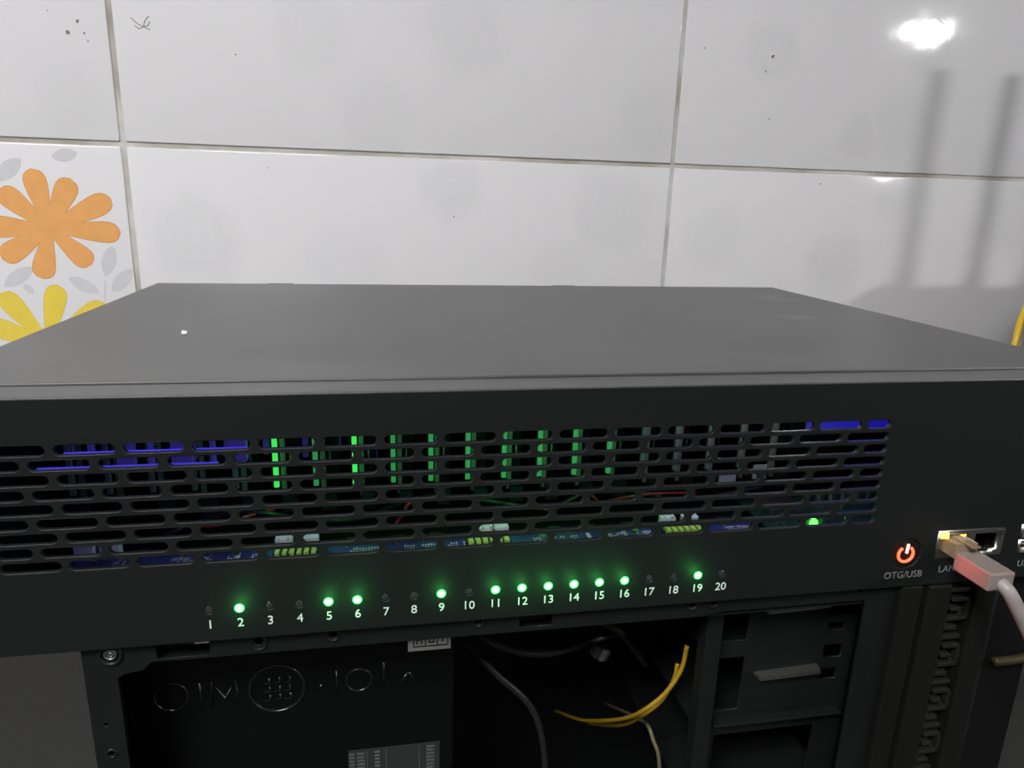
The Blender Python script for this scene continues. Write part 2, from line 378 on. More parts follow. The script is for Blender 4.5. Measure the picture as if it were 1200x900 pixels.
specks('speck', [(.3702,.2336,.0022),(.3715,.2350,.0015),(.3637,.2175,.0014),(.285,.238,.001),(.375,.166,.0012)], tiles[(0,0)])
specks('speck', [(.454,.094,.0012),(-.0,.044,.001)], tiles[(0,-1)])

# ------------------------------------------------------------------ room lamp behind the camera, and an added fill light above
lamp = thing('wall_lamp', 'white tube lamp mounted to the right behind the viewer, mirrored in the tiles', 'lamp', loc=(1.95, -1.144, 0.758))
bm = bmesh.new(); tube(bm, [(-.11,0,-.016),(-.04,0,-.006),(.04,0,.006),(.11,0,.016)], 0.036, 16, 4); obj('diffuser', bm, 'lamp_glow', lamp, True)
obj('housing', B(-.18, .18, -.075, -.05, -.05, .05, bev=.006), 'lamp_white', lamp)
lb = thing('fill_light', 'added flat square white fill light above the viewer', 'lamp', loc=(-.80, -1.05, 1.22))
obj('light_panel', B(-.34, .34, -.34, .34, -.004, .004), 'panel_glow', lb)
obj('frame', plate('frame', [rect(-.37,.37,-.37,.37), rect(-.34,.34,-.34,.34)], -.02, .02), 'lamp_white', lb).rotation_euler = (PI/2, 0, 0)

# ------------------------------------------------------------------ the server box
BW, BH, BD, TF = 0.24, 0.0950, 0.3000, 0.0162
srv = thing('rack_server', 'wide black server box with slotted front and numbered green lights, on the computer case', 'server box')
# front panel: sheet with slot, lamp, button and port openings
PC, Q, U0, V0 = 0.02158, 0.0053, -0.1926, 0.01859
SL, SH = 0.0189, 0.0035
L0, R0 = -0.2117, 0.1227
holes = []
for r in range(9):
    z = -V0 - r*Q
    for k in range(-1, 17):
        x1 = U0 + k*PC - (0 if r % 2 == 0 else 0.385*PC)
        x0 = x1 - SL
        a, b_ = max(x0, L0), min(x1, R0)
        if b_-a > 0.006: holes.append(obround(a, b_, z, SH))
LED_X = [-0.1462 + 0.010595*i for i in range(20)]; LED_Z = -0.0820
for x in LED_X: holes.append(circ(x, LED_Z, 0.0016, 12))
holes.append(circ(0.1414, -0.0787, 0.0072, 24))
holes.append(rect(0.1558, 0.1897, -0.0820, -0.0687))
holes.append(rect(0.1985, 0.2130, -0.0820, -0.0755))
holes.append(rect(0.1985, 0.2130, -0.0745, -0.0680))
front = obj('front_panel', plate('front_panel', [rect(-BW, BW, -BH, -0.0008)] + holes, 0.0, 0.0020, bev=0.0004), 'panel', srv)
# top return of the folded front
bm = bmesh.new(); box(bm, -BW, BW, 0.0003, TF-0.0006, -0.0016, -0.0004, bev=0.0005)
obj('top_flange', bm, 'lid', srv)
bm = bmesh.new(); box(bm, -BW, BW, TF+0.0004, BD, -0.0012, 0.0004, bev=0.0005)
lid = obj('lid', bm, 'lid', srv)
obj('seam_light_block', B(-BW+.0012, BW-.0012, TF-.004, TF+.006, -.0034, -.0017), 'inner', srv)  # added, unseen: stops blue light leaking through the lid seam
obj('side_wall', boxes([(-BW, -BW+0.0012, 0.0014, BD-0.001, -BH, -0.0012)]), 'panel', srv)
obj('side_wall', boxes([(BW-0.0012, BW, 0.0014, BD-0.001, -BH, -0.0012)]), 'panel', srv)
obj('base_tray', boxes([(-BW, BW, 0.0014, BD-0.001, -BH, -BH+0.0012)]), 'inner', srv)
obj('rear_panel', boxes([(-BW, BW, BD-0.0012, BD, -BH, -0.0012)]), 'panel', srv)
# two small lugs on the lid's back edge
for x in (-0.155, 0.06): obj('lid_lug', B(x-.009, x+.009, BD-0.002, BD+0.0012, -0.004, 0.0006, bev=.0003), 'lid', srv)

# indicator lamps and numbers
LIT = {2,5,6,9,11,12,13,14,15,16,19}
def dome(r, h, y0, seg=14, rings=5):
    bm = bmesh.new(); prev = None
    tip = bm.verts.new((0, y0-h, 0)); rows = []
    for i in range(1, rings+1):
        a = PI/2*i/rings; rows.append([bm.verts.new((r*math.sin(a)*math.cos(2*PI*k/seg), y0-h*math.cos(a), r*math.sin(a)*math.sin(2*PI*k/seg))) for k in range(seg)])
    rows.append([bm.verts.new((r*math.cos(2*PI*k/seg), y0+0.005, r*math.sin(2*PI*k/seg))) for k in range(seg)])
    for k in range(seg): bm.faces.new((tip, rows[0][k], rows[0][(k+1)%seg]))
    for a, b_ in zip(rows, rows[1:]):
        for k in range(seg): bm.faces.new((a[k], b_[k], b_[(k+1)%seg], a[(k+1)%seg]))
    bm.faces.new(rows[-1])
    bmesh.ops.recalc_face_normals(bm, faces=bm.faces); return bm
def parts(name, lst, m, parent, bev=0.0):
    return [obj(name, B(*a, bev=bev), m, parent) for a in lst]
def coll(r, rt):
    bm = bmesh.new(); ring(bm, (0,0,0), r, rt, n=18, seg=6); return bm
led_on = led_off = ring_me = None
for i, x in enumerate(LED_X):
    n = i+1; lit = n in LIT
    src = led_on if lit else led_off
    if src is None:
        o = obj('indicator_lamp', dome(0.00148, 0.0011 if lit else 0.0003, 0.0), 'led_core' if lit else 'led_off', front, True)
        o['label'] = 'lit green indicator lamp' if lit else 'unlit indicator lamp'
        if lit: led_on = o
        else: led_off = o
    else: o = copy_of(src, front)
    if lit:
        if ring_me is None: rg = obj('led_glow_ring', coll(.0016, .0003), 'led_on', front, True); ring_me = rg  # glowing ring paints the green halo of a lit lamp
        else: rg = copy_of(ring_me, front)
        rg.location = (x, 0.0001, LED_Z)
    o.location = (x, 0.0004, LED_Z)
    nm = obj('numeral', text_mesh(str(n), 0.0050, x+0.0001, -0.0880, 0.0), 'print', front)
    if lit:      # the rear of the LED shines into the box, its dome onto the panel
        for yy, pw in ((0.070, 0.0016), (-0.0045, 0.0030)):
            ld = bpy.data.lights.new('led_light', 'POINT'); ld.energy = pw; ld.color = (0.10, 1.0, 0.20); ld.shadow_soft_size = 0.0015
            lo = bpy.data.objects.new('led_light', ld); C.objects.link(lo); lo.parent = front; lo.location = (x, yy, LED_Z if yy < 0 else -0.070)

# power button with red backlit symbol
pb = obj('power_button', (lambda bm: cyl(bm, (0.1414, 0.0004, -0.0787), 'Y', 0.0070, 0.004, 28))(bmesh.new()), 'plastic', front)
bm = bmesh.new(); ring(bm, (0.1414, 0.0002, -0.0790), 0.0036, 0.00062, PI*0.5+0.62, PI*2.5-0.62, 26, 8); s_ = obj('power_symbol', bm, 'power_red', pb, True); s_['label'] = 'glowing red power ring'
bm = bmesh.new(); tube(bm, [(0.1416, 0.0001, -0.0785), (0.1419, 0.0001, -0.0742)], 0.00062, 8, smooth=False); obj('power_bar', bm, 'power_bar', pb, True)
ld = bpy.data.lights.new('power_light', 'SPOT'); ld.spot_size = 2.7; ld.spot_blend = 0.25; ld.energy = 0.030; ld.color = (1.0, 0.05, 0.06); ld.shadow_soft_size = 0.003
lo = bpy.data.objects.new('power_light', ld); C.objects.link(lo); lo.parent = pb; lo.location = (0.1414, -0.0015, -0.0787); lo.rotation_euler = (-PI/2, 0, 0)
obj('port_lettering', text_mesh('OTG/USB', 0.0046, 0.1418, -0.0890, 0.0), 'print_dim', front)
obj('port_lettering', text_mesh('LAN1/2', 0.0046, 0.1592, -0.0877, 0.0, align='LEFT'), 'print_dim', front)
obj('port_lettering', text_mesh('USB', 0.0046, 0.2003, -0.0877, 0.0, align='LEFT'), 'print_dim', front)

# twin network jack
jk = obj('network_jack', plate('network_jack', [rect(0.1560, 0.1895, -0.0818, -0.0689),
      [(0.1578,-.0793),(0.1608,-.0793),(0.1608,-.0808),(0.1680,-.0808),(0.1680,-.0793),(0.1710,-.0793),(0.1710,-.0708),(0.1578,-.0708)],
      [(0.1745,-.0793),(0.1775,-.0793),(0.1775,-.0808),(0.1847,-.0808),(0.1847,-.0793),(0.1877,-.0793),(0.1877,-.0708),(0.1745,-.0708)]], -0.0005, 0.004), 'port_metal', front)
obj('jack_cavity', boxes([(0.1565,0.1890,0.014,0.015,-.0815,-.0692),(0.1565,0.1570,0.003,0.015,-.0815,-.0692),(0.1885,0.1890,0.003,0.015,-.0815,-.0692),(0.1565,0.1890,0.003,0.015,-.0815,-.0811),(0.1565,0.1890,0.003,0.015,-.0696,-.0692),(0.1722,0.1733,0.0035,0.015,-.0815,-.0692)]), 'ink', jk)
for x in (0.1567, ): obj('jack_lamp', B(x, x+0.0038, -0.0010, 0.003, -.0722, -.0694, bev=.0002), 'amber', jk)['label'] = 'lit amber link lamp'
obj('jack_lamp', B(0.1672, 0.1708, 0.0006, 0.004, -.0722, -.0706, bev=.0002), 'amber', jk)
obj('jack_lamp', B(0.1852, 0.1888, -0.0008, 0.003, -.0718, -.0696, bev=.0002), 'led_off', jk)
bm = bmesh.new()
for k in range(8): box(bm, 0.1768+k*0.00102, 0.1768+k*0.00102+0.0004, 0.004, 0.013, -0.0806, -0.0802)
obj('contact_pins', bm, 'steel', jk)['kind'] = 'stuff'
# stacked USB ports at the right edge
for z0 in (-0.0818, -0.0743):
    u = obj('usb_port', plate('usb_port', [rect(0.1987,0.2128,z0,z0+0.0061), rect(0.1992,0.2123,z0+.0005,z0+.0056)], -0.0008, 0.010), 'port_metal', front)
    obj('usb_tongue', B(0.2000,0.2115,0.0012,0.010,z0+.0032,z0+.0050), 'label_white', u)

# ---- inside the box: 20 upright phone modules with pale edge clips
modules = None
X0M, PM = -0.2117, 0.01913
def module():
    e = obj('phone_module', B(0.0018, 0.0105, 0.1065, 0.235, -0.0880, -0.026, bev=.0006), 'inner', srv)
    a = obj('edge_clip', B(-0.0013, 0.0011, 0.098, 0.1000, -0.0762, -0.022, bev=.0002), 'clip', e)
    b_ = obj('edge_clip', B(0.0020, 0.0044, 0.101, 0.1030, -0.0838, -0.022, bev=.0002), 'clip_tan', e)
    cc = obj('side_spring', B(0.0064,0.0070,0.101,0.1065,-.0660,-.058), 'steel_dim', e)
    return e, [a, b_, cc]
e0, ch = module()
clip_bright = ch[0].data.copy(); clip_bright.materials.clear(); clip_bright.materials.append(MT['clip_lit_green'])
clip_mid = ch[0].data.copy(); clip_mid.materials.clear(); clip_mid.materials.append(MT['clip_lit_dim'])
mods = [e0]
for k in range(20):
    x = X0M + (k-1)*PM
    if k == 0: e0.location = (x+0.003, 0, 0); continue
    e = copy_of(e0, srv, (x, 0, 0)); mods.append(e)
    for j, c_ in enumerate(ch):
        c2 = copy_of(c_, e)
        if j == 0 and 5 <= k <= 14:      # LED light on clips near lit numbers, painted as green emission
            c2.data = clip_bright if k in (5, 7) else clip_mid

# board along the front of the tray
fb = obj('front_board', B(-0.215, 0.100, 0.018, 0.0555, -0.0895, -0.0880), 'pcb_blue_lit', srv)
bm = bmesh.new(); rd = random.Random(3)
for x, wdt in ((-.196,.010),(-.173,.018),(-.150,.006),(-.140,.004),(-.098,.016),(-.074,.006),(-.066,.018),(-.047,.004),(-.014,.016),(.004,.003),(.020,.012),(.037,.009),(.083,.014)):
    n = max(3, int(wdt/0.0013))
    for k in range(n):
        for yy in (0.0480, 0.0508):
            if rd.random() < .85: box(bm, x+k*0.0013, x+k*0.0013+0.0008, yy, yy+rd.uniform(.0012,.0024), -0.0880, -0.08795)
for x in (-.147,-.137,.012,.030): box(bm, x, x+.002, .046, .054, -0.0880, -0.08795)
o = obj('silkscreen', bm, 'silk', fb); o['kind'] = 'stuff'
for x in (-.19,-.16,-.10,-.08,-.062,-.005,.012,.032,.082): obj('chip', B(x, x+0.006, .0565, .0605, -.0935, -.0865), 'chip', srv)
bm = bmesh.new()
for k in range(26): box(bm, -.205+k*.0115+rd.uniform(-.002,.002), -.203+k*.0115, .0525+rd.uniform(-.001,.001), .0540, -.088, -.0872)
obj('passives', bm, 'steel_dim', fb)['kind'] = 'stuff'
for (xa, xb, shift) in ((-.1305,-.1120,0), (-.0455,-.0256,.006), (.0502,.0693,0)):
    tb = obj('terminal_block', B(xa-.0006, xb+.0006, .0490, .0535, -.0880, -.0868, bev=.0002), 'chip', srv)
    wdt = (xb-xa)/6
    for k in range(6): obj('terminal', B(xa+k*wdt+.0005, xa+(k+1)*wdt-.0005, .0462, .0520, -.0878, -.0852, bev=.0003), 'pin_green', tb)
    s1 = obj('white_socket', boxes([(xa+shift, xa+shift+.0075, .0535, .0575, -.0862, -.0822), (xa+shift+.0012, xa+shift+.0022, .0530, .0575, -.0822, -.0812), (xa+shift+.0052, xa+shift+.0064, .0530, .0575, -.0822, -.0812)], bev=.0002), 'white_nylon', srv)
    obj('white_socket', B(xb-.0078, xb+.0002, .0535, .0575, -.0862, -.0822, bev=.0003), 'white_nylon', srv)
parts('white_socket', [(-.2130,-.2045,.0560,.0600,-.0930,-.0815),(-.2030,-.1945,.0560,.0600,-.0930,-.0822)], 'white_nylon', srv, bev=.0006)
# red and black leads behind the board
for pts in ([(-.163,.066,-.080),(-.155,.066,-.0795),(-.146,.068,-.0775),(-.135,.085,-.082)],
            [(-.078,.069,-.086),(-.0735,.069,-.079),(-.071,.072,-.076),(-.068,.085,-.085)],
            [(.0195,.069,-.0755),(.024,.069,-.0795),(.036,.071,-.0785),(.056,.072,-.0775),(.080,.080,-.082)]):
    bm = bmesh.new(); tube(bm, pts, .0008, 7, 6); obj('red_lead', bm, 'red_wire', srv, True)
for pts in ([(-.18,.07,-.085),(-.15,.075,-.078),(-.10,.07,-.083),(-.06,.08,-.077),(0,.072,-.084)], [(.0,.075,-.085),(.03,.08,-.076),(.07,.075,-.083),(.12,.08,-.080)]):
    bm = bmesh.new(); tube(bm, pts, .0013, 7, 6); obj('black_lead', bm, 'black_wire', srv, True)
# edge sockets the modules stand in
sk = None
for k in range(20):
    x = X0M + (k-1)*PM
    if sk is None: sk = obj('edge_socket', B(.003, .0098, .094, .0985, -.088, -.080), 'chip', srv); sk.location = (x, 0, 0)
    else: copy_of(sk, srv, (x, 0, 0))
# lit strip of blue lamps under the lid, front left and right
for (x, yy, pw) in ((-.196,.009,.0003),(-.172,.009,.0003),(-.150,.009,.0003),(-.120,.012,.00025),(-.088,.013,.0002),(.02,.013,.0002),(.062,.013,.0003),(.092,.013,.0005),(.140,.030,.0022),(.165,.030,.0026),(.205,.030,.0026)):
    o = obj('blue_lamp', B(x-.0015, x+.0015, yy-.0015, yy+.0015, -.0032, -.0014), 'led_blue', srv)
    ld = bpy.data.lights.new('blue_light', 'POINT'); ld.energy = pw*(16 if x < 0 else 8); ld.color = (0.11, 0.07, 1.0); ld.shadow_soft_size = 0.002
    lo = bpy.data.objects.new('blue_light', ld); C.objects.link(lo); lo.parent = srv; lo.location = (x, yy, -.0055)
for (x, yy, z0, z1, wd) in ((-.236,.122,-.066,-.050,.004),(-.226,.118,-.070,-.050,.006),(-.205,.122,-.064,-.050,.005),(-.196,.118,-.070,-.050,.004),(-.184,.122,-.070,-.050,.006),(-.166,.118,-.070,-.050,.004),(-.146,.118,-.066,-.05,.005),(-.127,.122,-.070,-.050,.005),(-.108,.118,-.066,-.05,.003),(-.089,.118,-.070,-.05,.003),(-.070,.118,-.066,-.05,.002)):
    obj('blue_lit_block', B(x, x+wd, yy, yy+.004, z0, z1, bev=.0006), 'blue_lit', srv)  # blue light on pieces between the modules, painted as a dim glow
for (xa, xb, z) in ((-.1890,-.1300,-.0213),(-.1980,-.1400,-.0266)):
    obj('slot_lip_glow', B(xa, xb, .0024, .0060, z-.0006, z), 'lip_glow', srv)  # added glowing bars in place of blue light on the slot lips
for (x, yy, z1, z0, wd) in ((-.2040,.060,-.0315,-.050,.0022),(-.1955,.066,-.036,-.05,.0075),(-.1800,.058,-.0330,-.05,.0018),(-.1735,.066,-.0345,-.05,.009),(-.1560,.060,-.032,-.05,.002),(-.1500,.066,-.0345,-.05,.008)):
    obj('blue_lit_part', B(x, x+wd, yy, yy+.004, z0, z1, bev=.0008), 'blue_lit', srv)  # blue-lit pieces, their light put in as emission
obj('blue_lit_shroud', B(.126, .237, .060, .0615, -.0440, -.006), 'blue_lit_plastic', srv)  # pale plate coloured blue for the light on it
for (x, pw) in ((-.122,.0016),(-.036,.0016),(.062,.0020)):
    obj('white_fill_lamp', B(x-.0015, x+.0015, .0385, .0415, -.0032, -.0014), 'lamp_white', srv)  # added lamp, brightens the connectors below it
    ld = bpy.data.lights.new('white_fill_light', 'SPOT'); ld.energy = pw*26; ld.spot_size = 0.75; ld.spot_blend = 0.6; ld.color = (0.75, 0.92, 1.0); ld.shadow_soft_size = 0.002
    lo = bpy.data.objects.new('white_fill_light', ld); C.objects.link(lo); lo.parent = srv; lo.location = (x, .040, -.0055)
obj('white_fill_lamp', B(.1085, .1115, .0435, .0465, -.0032, -.0014), 'lamp_white', srv)  # added lamp, brightens the clips on the right
ld = bpy.data.lights.new('white_fill_light', 'POINT'); ld.energy = 0.030; ld.color = (1.0, 0.97, 0.88); ld.shadow_soft_size = 0.002
lo = bpy.data.objects.new('white_fill_light', ld); C.objects.link(lo); lo.parent = srv; lo.location = (.110, .045, -.0055)
# main board and metal shield at the right end
mb = obj('main_board', B(.105, .236, .020, .088, -.0895, -.0880), 'pcb_green', srv)
for x in (.146,.153,.160,.172,.178): obj('capacitor', cyl(bmesh.new(), (x,.070+.004*(x>.165),-.088), 'Z', .0028, .008, 14), 'steel_dim', mb)
parts('shield_can', [(.112,.132,.060,.078,-.088,-.084),(.186,.210,.052,.075,-.088,-.083)], 'steel_dim', mb, bev=.0004)
obj('processor_chip', B(.137,.152,.035,.050,-.088,-.086), 'chip', mb)
bm = bmesh.new()
for k in range(14): box(bm, .112+k*.0066+rd.uniform(0,.002), .1135+k*.0066+rd.uniform(.0005,.002), .030+rd.uniform(0,.026), .0325+rd.uniform(.002,.027), -.088, -.0868)
obj('passives', bm, 'steel_dim', mb)['kind'] = 'stuff'
obj('divider_plate', boxes([(.150,.236,.150,.1515,-.093,-.010),(.1500,.1515,.110,.150,-.093,-.030)]), 'steel_dim', srv)
parts('ribbon_tab', [(.098,.108,.0905,.0915,-.083,-.0765),(.118,.126,.0905,.0915,-.080,-.072)], 'white_nylon', srv)
# bright status lamp seen through the lowest slot row
obj('status_lamp', dome(.0022, .0016, 0.0), 'status_green', srv, True).location = (.1085, .020, -.0718)
bm = bmesh.new(); box(bm, .104, .113, .020, .0225, -.088, -.0700); obj('status_lamp_base', bm, 'pcb_green', srv)
ld = bpy.data.lights.new('status_light', 'POINT'); ld.energy = 0.006; ld.color = (0.10, 1.0, 0.20); ld.shadow_soft_size = 0.0015
lo = bpy.data.objects.new('status_light', ld); C.objects.link(lo); lo.parent = srv; lo.location = (.1085, .012, -.0705)

# a white crumb on the lid
bm = bmesh.new(); bmesh.ops.create_icosphere(bm, subdivisions=2, radius=.0013)
rd = random.Random(5)
for v in bm.verts: v.co *= rd.uniform(.7,1.25); v.co.z *= .8
bmesh.ops.translate(bm, verts=bm.verts, vec=(-.1733, .1036, .0013))
tag(obj('crumb', bm, 'crumb'), 'tiny white crumb lying on the dusty black lid', 'crumb')

# ------------------------------------------------------------------ network cable in the left jack
nc = thing('network_cable', 'greyish white network cable plugged into the left jack of the server box', 'cable', loc=(0,0,0))
pg = obj('plug_boot', B(.1597, .1717, -.0252, -.0062, -.0838, -.0757, bev=.0008), 'plug', nc)
tp = obj('plug_tip', boxes([(.1599,.1708,-.0064,.0090,-.0792,-.0722)], bev=.0004), 'plug_clear', nc)
obj('latch', boxes([(.1634,.1674,-.0110,.0060,-.0722,-.0712)], bev=.0003), 'plug_clear', tp)
bm = bmesh.new(); tube(bm, [(.1657,-.021,-.0797),(.1672,-.0272,-.0825),(.1712,-.0292,-.0892),(.1757,-.0300,-.0964),(.1830,-.0310,-.1080),(.200,-.033,-.137),(.228,-.042,-.22),(.255,-.065,-.36),(.285,-.10,-.466),(.35,-.16,-.4750),(.60,-.25,-.4750),(.9,-.28,-.4750)], .0029, 12, 8)
obj('cable', bm, 'cable_white', nc, True)

# ------------------------------------------------------------------ open computer case under the box
CY = 0.0035
pcc = thing('computer_case', 'black tower computer case with its side panel off, under the server box', 'computer case', loc=(0,0,0))
XL, XR, ZT, ZB = -0.1922, 0.1430, -0.0952, FLOOR+.002
xi, xo, zi = -0.1808, 0.1280, -0.1042
inner = [(xi, ZB+.02), (xo, ZB+.02), (xo, zi+.0015), (.060, zi+.0015), (.050, zi), (-.160, zi), (-.1690, zi), (-.1715, zi-.0030), (-.1785, zi-.0042), (xi, zi-.0055)]
hl = [rect(-.1668,-.1480,-.1030,-.0968), rect(-.0295,-.0158,-.1022,-.0972)]
hl += [circ(-.1824,-.0998,.0030), circ(-.1864,-.1425,.0014), circ(-.1870,-.1295,.0008), circ(-.1305,-.0990,.0016), circ(-.1030,-.0985,.0016), circ(-.0465,-.0980,.0014), circ(-.0030,-.0972,.0010), circ(.0118,-.0970,.0008), circ(.0452,-.0978,.0014), circ(.0546,-.0978,.0013), circ(.125,-.0975,.0009), circ(.1365,-.0975,.0009)]
fr = obj('side_frame', plate('side_frame', [rect(XL, XR, ZB, ZT), inner] + hl, CY, CY+.0012, bev=.0002), 'case', pcc)
for (x, z, r) in ((-.1305,-.0995,.0030),(-.1030,-.0988,.0024),(-.0465,-.0980,.0022),(.0452,-.0978,.0024),(.0546,-.0978,.0022),(-.1864,-.1425,.0017)):
    bm = bmesh.new(); ring(bm, (x, CY, z), r, .00055, n=20); obj('dimple', bm, 'case', fr, True)
bm = bmesh.new(); ring(bm, (-.1824, CY, -.0998), .0037, .0009, n=26); obj('dimple', bm, 'case', fr, True)
sc = obj('case_screw', (lambda bm: cyl(bm, (-.1824, CY+.0002, -.0996), 'Y', .0024, .004, 18))(bmesh.new()), 'steel_dim', pcc)
bm = bmesh.new(); ring(bm, (-.1824, CY, -.0996), .0019, .0005, n=18); ring(bm, (-.1824, CY, -.0996), .0008, .0003, n=12); obj('screw_recess', bm, 'steel_dim', sc, True)
obj('slot_tab', boxes([(-.1530,-.1480,CY-.0006,CY+.0030,-.0974,-.0953)]), 'label_white', fr)
for a in ((-.1640,-.1500,CY+.004,CY+.006,-.1010,-.0995),(-.0285,-.0170,CY+.004,CY+.006,-.1018,-.0995)): obj('slot_bar', B(*a, bev=.0003), 'case', fr)
obj('top_plate', boxes([(XL, .20, CY+.0012, .185, -.0962, ZT+.0001)]), 'case', pcc)
obj('top_lip', boxes([(XL, .14, CY+.0012, CY+.012, zi-.0008, zi+.0002)]), 'case', pcc)
obj('rear_plate', boxes([(XL, XL+.0012, CY+.0012, .185, ZB, -.0962)]), 'case', pcc)
obj('motherboard_tray', boxes([(XL, .20, .165, .1665, ZB, -.0962)]), 'inner', pcc)
obj('bottom_plate', boxes([(XL, .20, CY+.0012, .185, ZB-.002, ZB+.0005)]), 'case', pcc)
obj('far_side_panel', boxes([(XL, .20, .1845, .186, ZB, -.0962)]), 'case', pcc)
# drive cage: post, bay plate with openings and bent tabs
cg = obj('drive_cage', plate('drive_cage', [rect(.0605, .1400, -.40, -.0965), rect(.0690,.0830,-.1300,-.1040), rect(.0690,.0830,-.1680,-.1390), rect(.1255,.1340,-.1195,-.1155), rect(.1250,.1335,-.1290,-.1250), rect(.1245,.1340,-.1440,-.1370), rect(.1245,.1330,-.1560,-.1500),
     rect(.072,.125,-.215,-.182), rect(.072,.125,-.26,-.225), rect(.072,.125,-.31,-.27)], .0200, .0212, bev=.0002), 'case', pcc)
for z in (-.1110, -.1468):
    bm = bmesh.new(); vs = [bm.verts.new(p) for p in [(.0885,.0200,z-.0012),(.1215,.0200,z+.0002),(.1215,.0160,z-.0008),(.0905,.0165,z-.0020),(.0885,.0200,z-.0020),(.1215,.0200,z-.0006),(.1215,.0160,z-.0028),(.0905,.0165,z-.0040)]]
    for f in ((0,1,2,3),(7,6,5,4),(0,4,5,1),(1,5,6,2),(2,6,7,3),(3,7,4,0)): bm.faces.new([vs[i] for i in f])
    bmesh.ops.recalc_face_normals(bm, faces=bm.faces)
    obj('bay_tab', bm, 'steel_dim', cg)
obj('bay_rail', boxes([(.0690,.1360,.0150,.0200,-.1735,-.1722)], bev=.0003), 'case', cg)
obj('cage_post', boxes([(.0580,.0660,.0120,.0200,-.40,-.0965)], bev=.0008), 'case', cg)
parts('cage_shelf', [(.0605,.1400,.0212,.16,-.1325,-.1315),(.0605,.1400,.0212,.16,-.1750,-.1740),(.0605,.1400,.0212,.16,-.2200,-.2190)], 'inner', cg)
# front bezel: strips, grooves and the meander grille
bz = obj('front_bezel', boxes([(.1435,.1540,.0000,.0450,ZB,-.0955)], bev=.0008), 'plastic', pcc)
obj('bezel_strip', boxes([(.1562,.1680,-.0010,.0450,ZB,-.0955)], bev=.0008), 'plastic', bz)
obj('bezel_strip', boxes([(.1815,.1868,-.0010,.0450,ZB,-.0955)], bev=.0006), 'plastic', bz)
obj('bezel_strip', boxes([(.1880,.1935,.0005,.0450,ZB,-.0955)], bev=.0006), 'plastic', bz)
obj('grille_back', boxes([(.1430,.2250,.0060,.0450,ZB,-.0955)]), 'ink', bz)
bm = bmesh.new(); vs = []
prof = [(.1935,.004),(.205,.007),(.220,.014),(.240,.024),(.262,.050),(.270,.095),(.262,.135),(.240,.165),(.200,.186)]
lo_ = [bm.verts.new((x,y,ZB)) for x, y in prof]; hi_ = [bm.verts.new((x,y,-.0955)) for x, y in prof]
for i in range(len(prof)-1): bm.faces.new((lo_[i], lo_[i+1], hi_[i+1], hi_[i]))
o = obj('bezel_face', bm, 'ink', bz, True); sol = o.modifiers.new('thick', 'SOLIDIFY'); sol.thickness = .002; sol.offset = -1
# meander bars
def meander_unit():
    p = .0049; t_ = .0021
    xa, xb, xm = .1684, .1812, .1772
    b_ = []
    b_.append((xa, xb-.0022, 0, t_)); b_.append((xa+.0028, xb, p, t_)); b_.append((xa+.0028, xm, 2*p, t_)); b_.append((xa+.0004, xb, 3*p, t_)); b_.append((xa, xm-.001, 4*p, t_))
    return b_, [(xb-.0018, xb, p, 3*p), (xa, xa+.0018, 3*p, 4*p), (xm-.0016, xm, 2*p, 2*p+.0036)]
u_b, u_v = meander_unit(); ms = None
k = 0; z = -.0985
while z > -.36:
    lst = [(a, b2, .0006, .0062, z-off-tt, z-off) for a, b2, off, tt in u_b] + [(a, b2, .0006, .0062, z-o2-.0021, z-o1) for a, b2, o1, o2 in u_v]
    if ms is None:
        o = obj('grille_meander', boxes(lst, bev=.00035), 'meander', bz); ms = o; zref = z
    else: copy_of(ms, bz, (0, 0, z-zref))
    z -= .0049*5
parts('case_foot', [(.150,.19,.01,.03,FLOOR,ZB),(.150,.19,.15,.17,FLOOR,ZB),(-.18,-.15,.01,.03,FLOOR,ZB),(-.18,-.15,.15,.17,FLOOR,ZB)], 'plastic', pcc)

# ------------------------------------------------------------------ power supply in the case's top left
YP = 0.030
psu = thing('power_supply', 'black power supply unit with embossed ring logo, top left inside the open case', 'power supply')
pb_ = obj('psu_housing', B(-.1895, -.0530, YP, .160, -.1930, -.1060, bev=.0012), 'psu', psu)
YE = YP
bm = bmesh.new(); ring(bm, (-.1721, YE, -.1400), .0066, .00055, n=30); obj('embossed_mark', bm, 'emboss', pb_, True)
bm = bmesh.new(); tube(bm, [(-.1605,YE,-.1345),(-.1605,YE,-.1475)], .0005, 6, smooth=False); obj('embossed_mark', bm, 'emboss', pb_, True)
bm = bmesh.new(); tube(bm, [(-.1560,YE,-.1470),(-.1555,YE,-.1345),(-.1508,YE,-.1430),(-.1462,YE,-.1345),(-.1456,YE,-.1470)], .0005, 6, smooth=False); obj('embossed_mark', bm, 'emboss', pb_, True)
bm = bmesh.new(); ring(bm, (-.1295, YE, -.1405), .0114, .0006, n=44)
for k in (-1, 0, 1):
    for j in (-1, 0, 1):
        cx, cz = -.1295+k*.0042, -.1405+j*.0042+k*.0001
        tube(bm, [(cx-.0013,YE,cz-.0013),(cx+.0013,YE,cz-.0013),(cx+.0013,YE,cz+.0013)], .0004, 6, smooth=False)
obj('embossed_logo', bm, 'emboss', pb_, True)
bm = bmesh.new(); bmesh.ops.create_icosphere(bm, subdivisions=2, radius=.0009, matrix=Matrix.Translation((-.1112, YE, -.1412))); obj('embossed_mark', bm, 'emboss', pb_, True)
bm = bmesh.new(); tube(bm, [(-.1045,YE,-.1345),(-.1045,YE,-.1460)], .0004, 6, smooth=False); obj('embossed_mark', bm, 'emboss', pb_, True)
bm = bmesh.new(); ring(bm, (-.0950, YE, -.1400), .0055, .0005, n=30); obj('embossed_mark', bm, 'emboss', pb_, True)
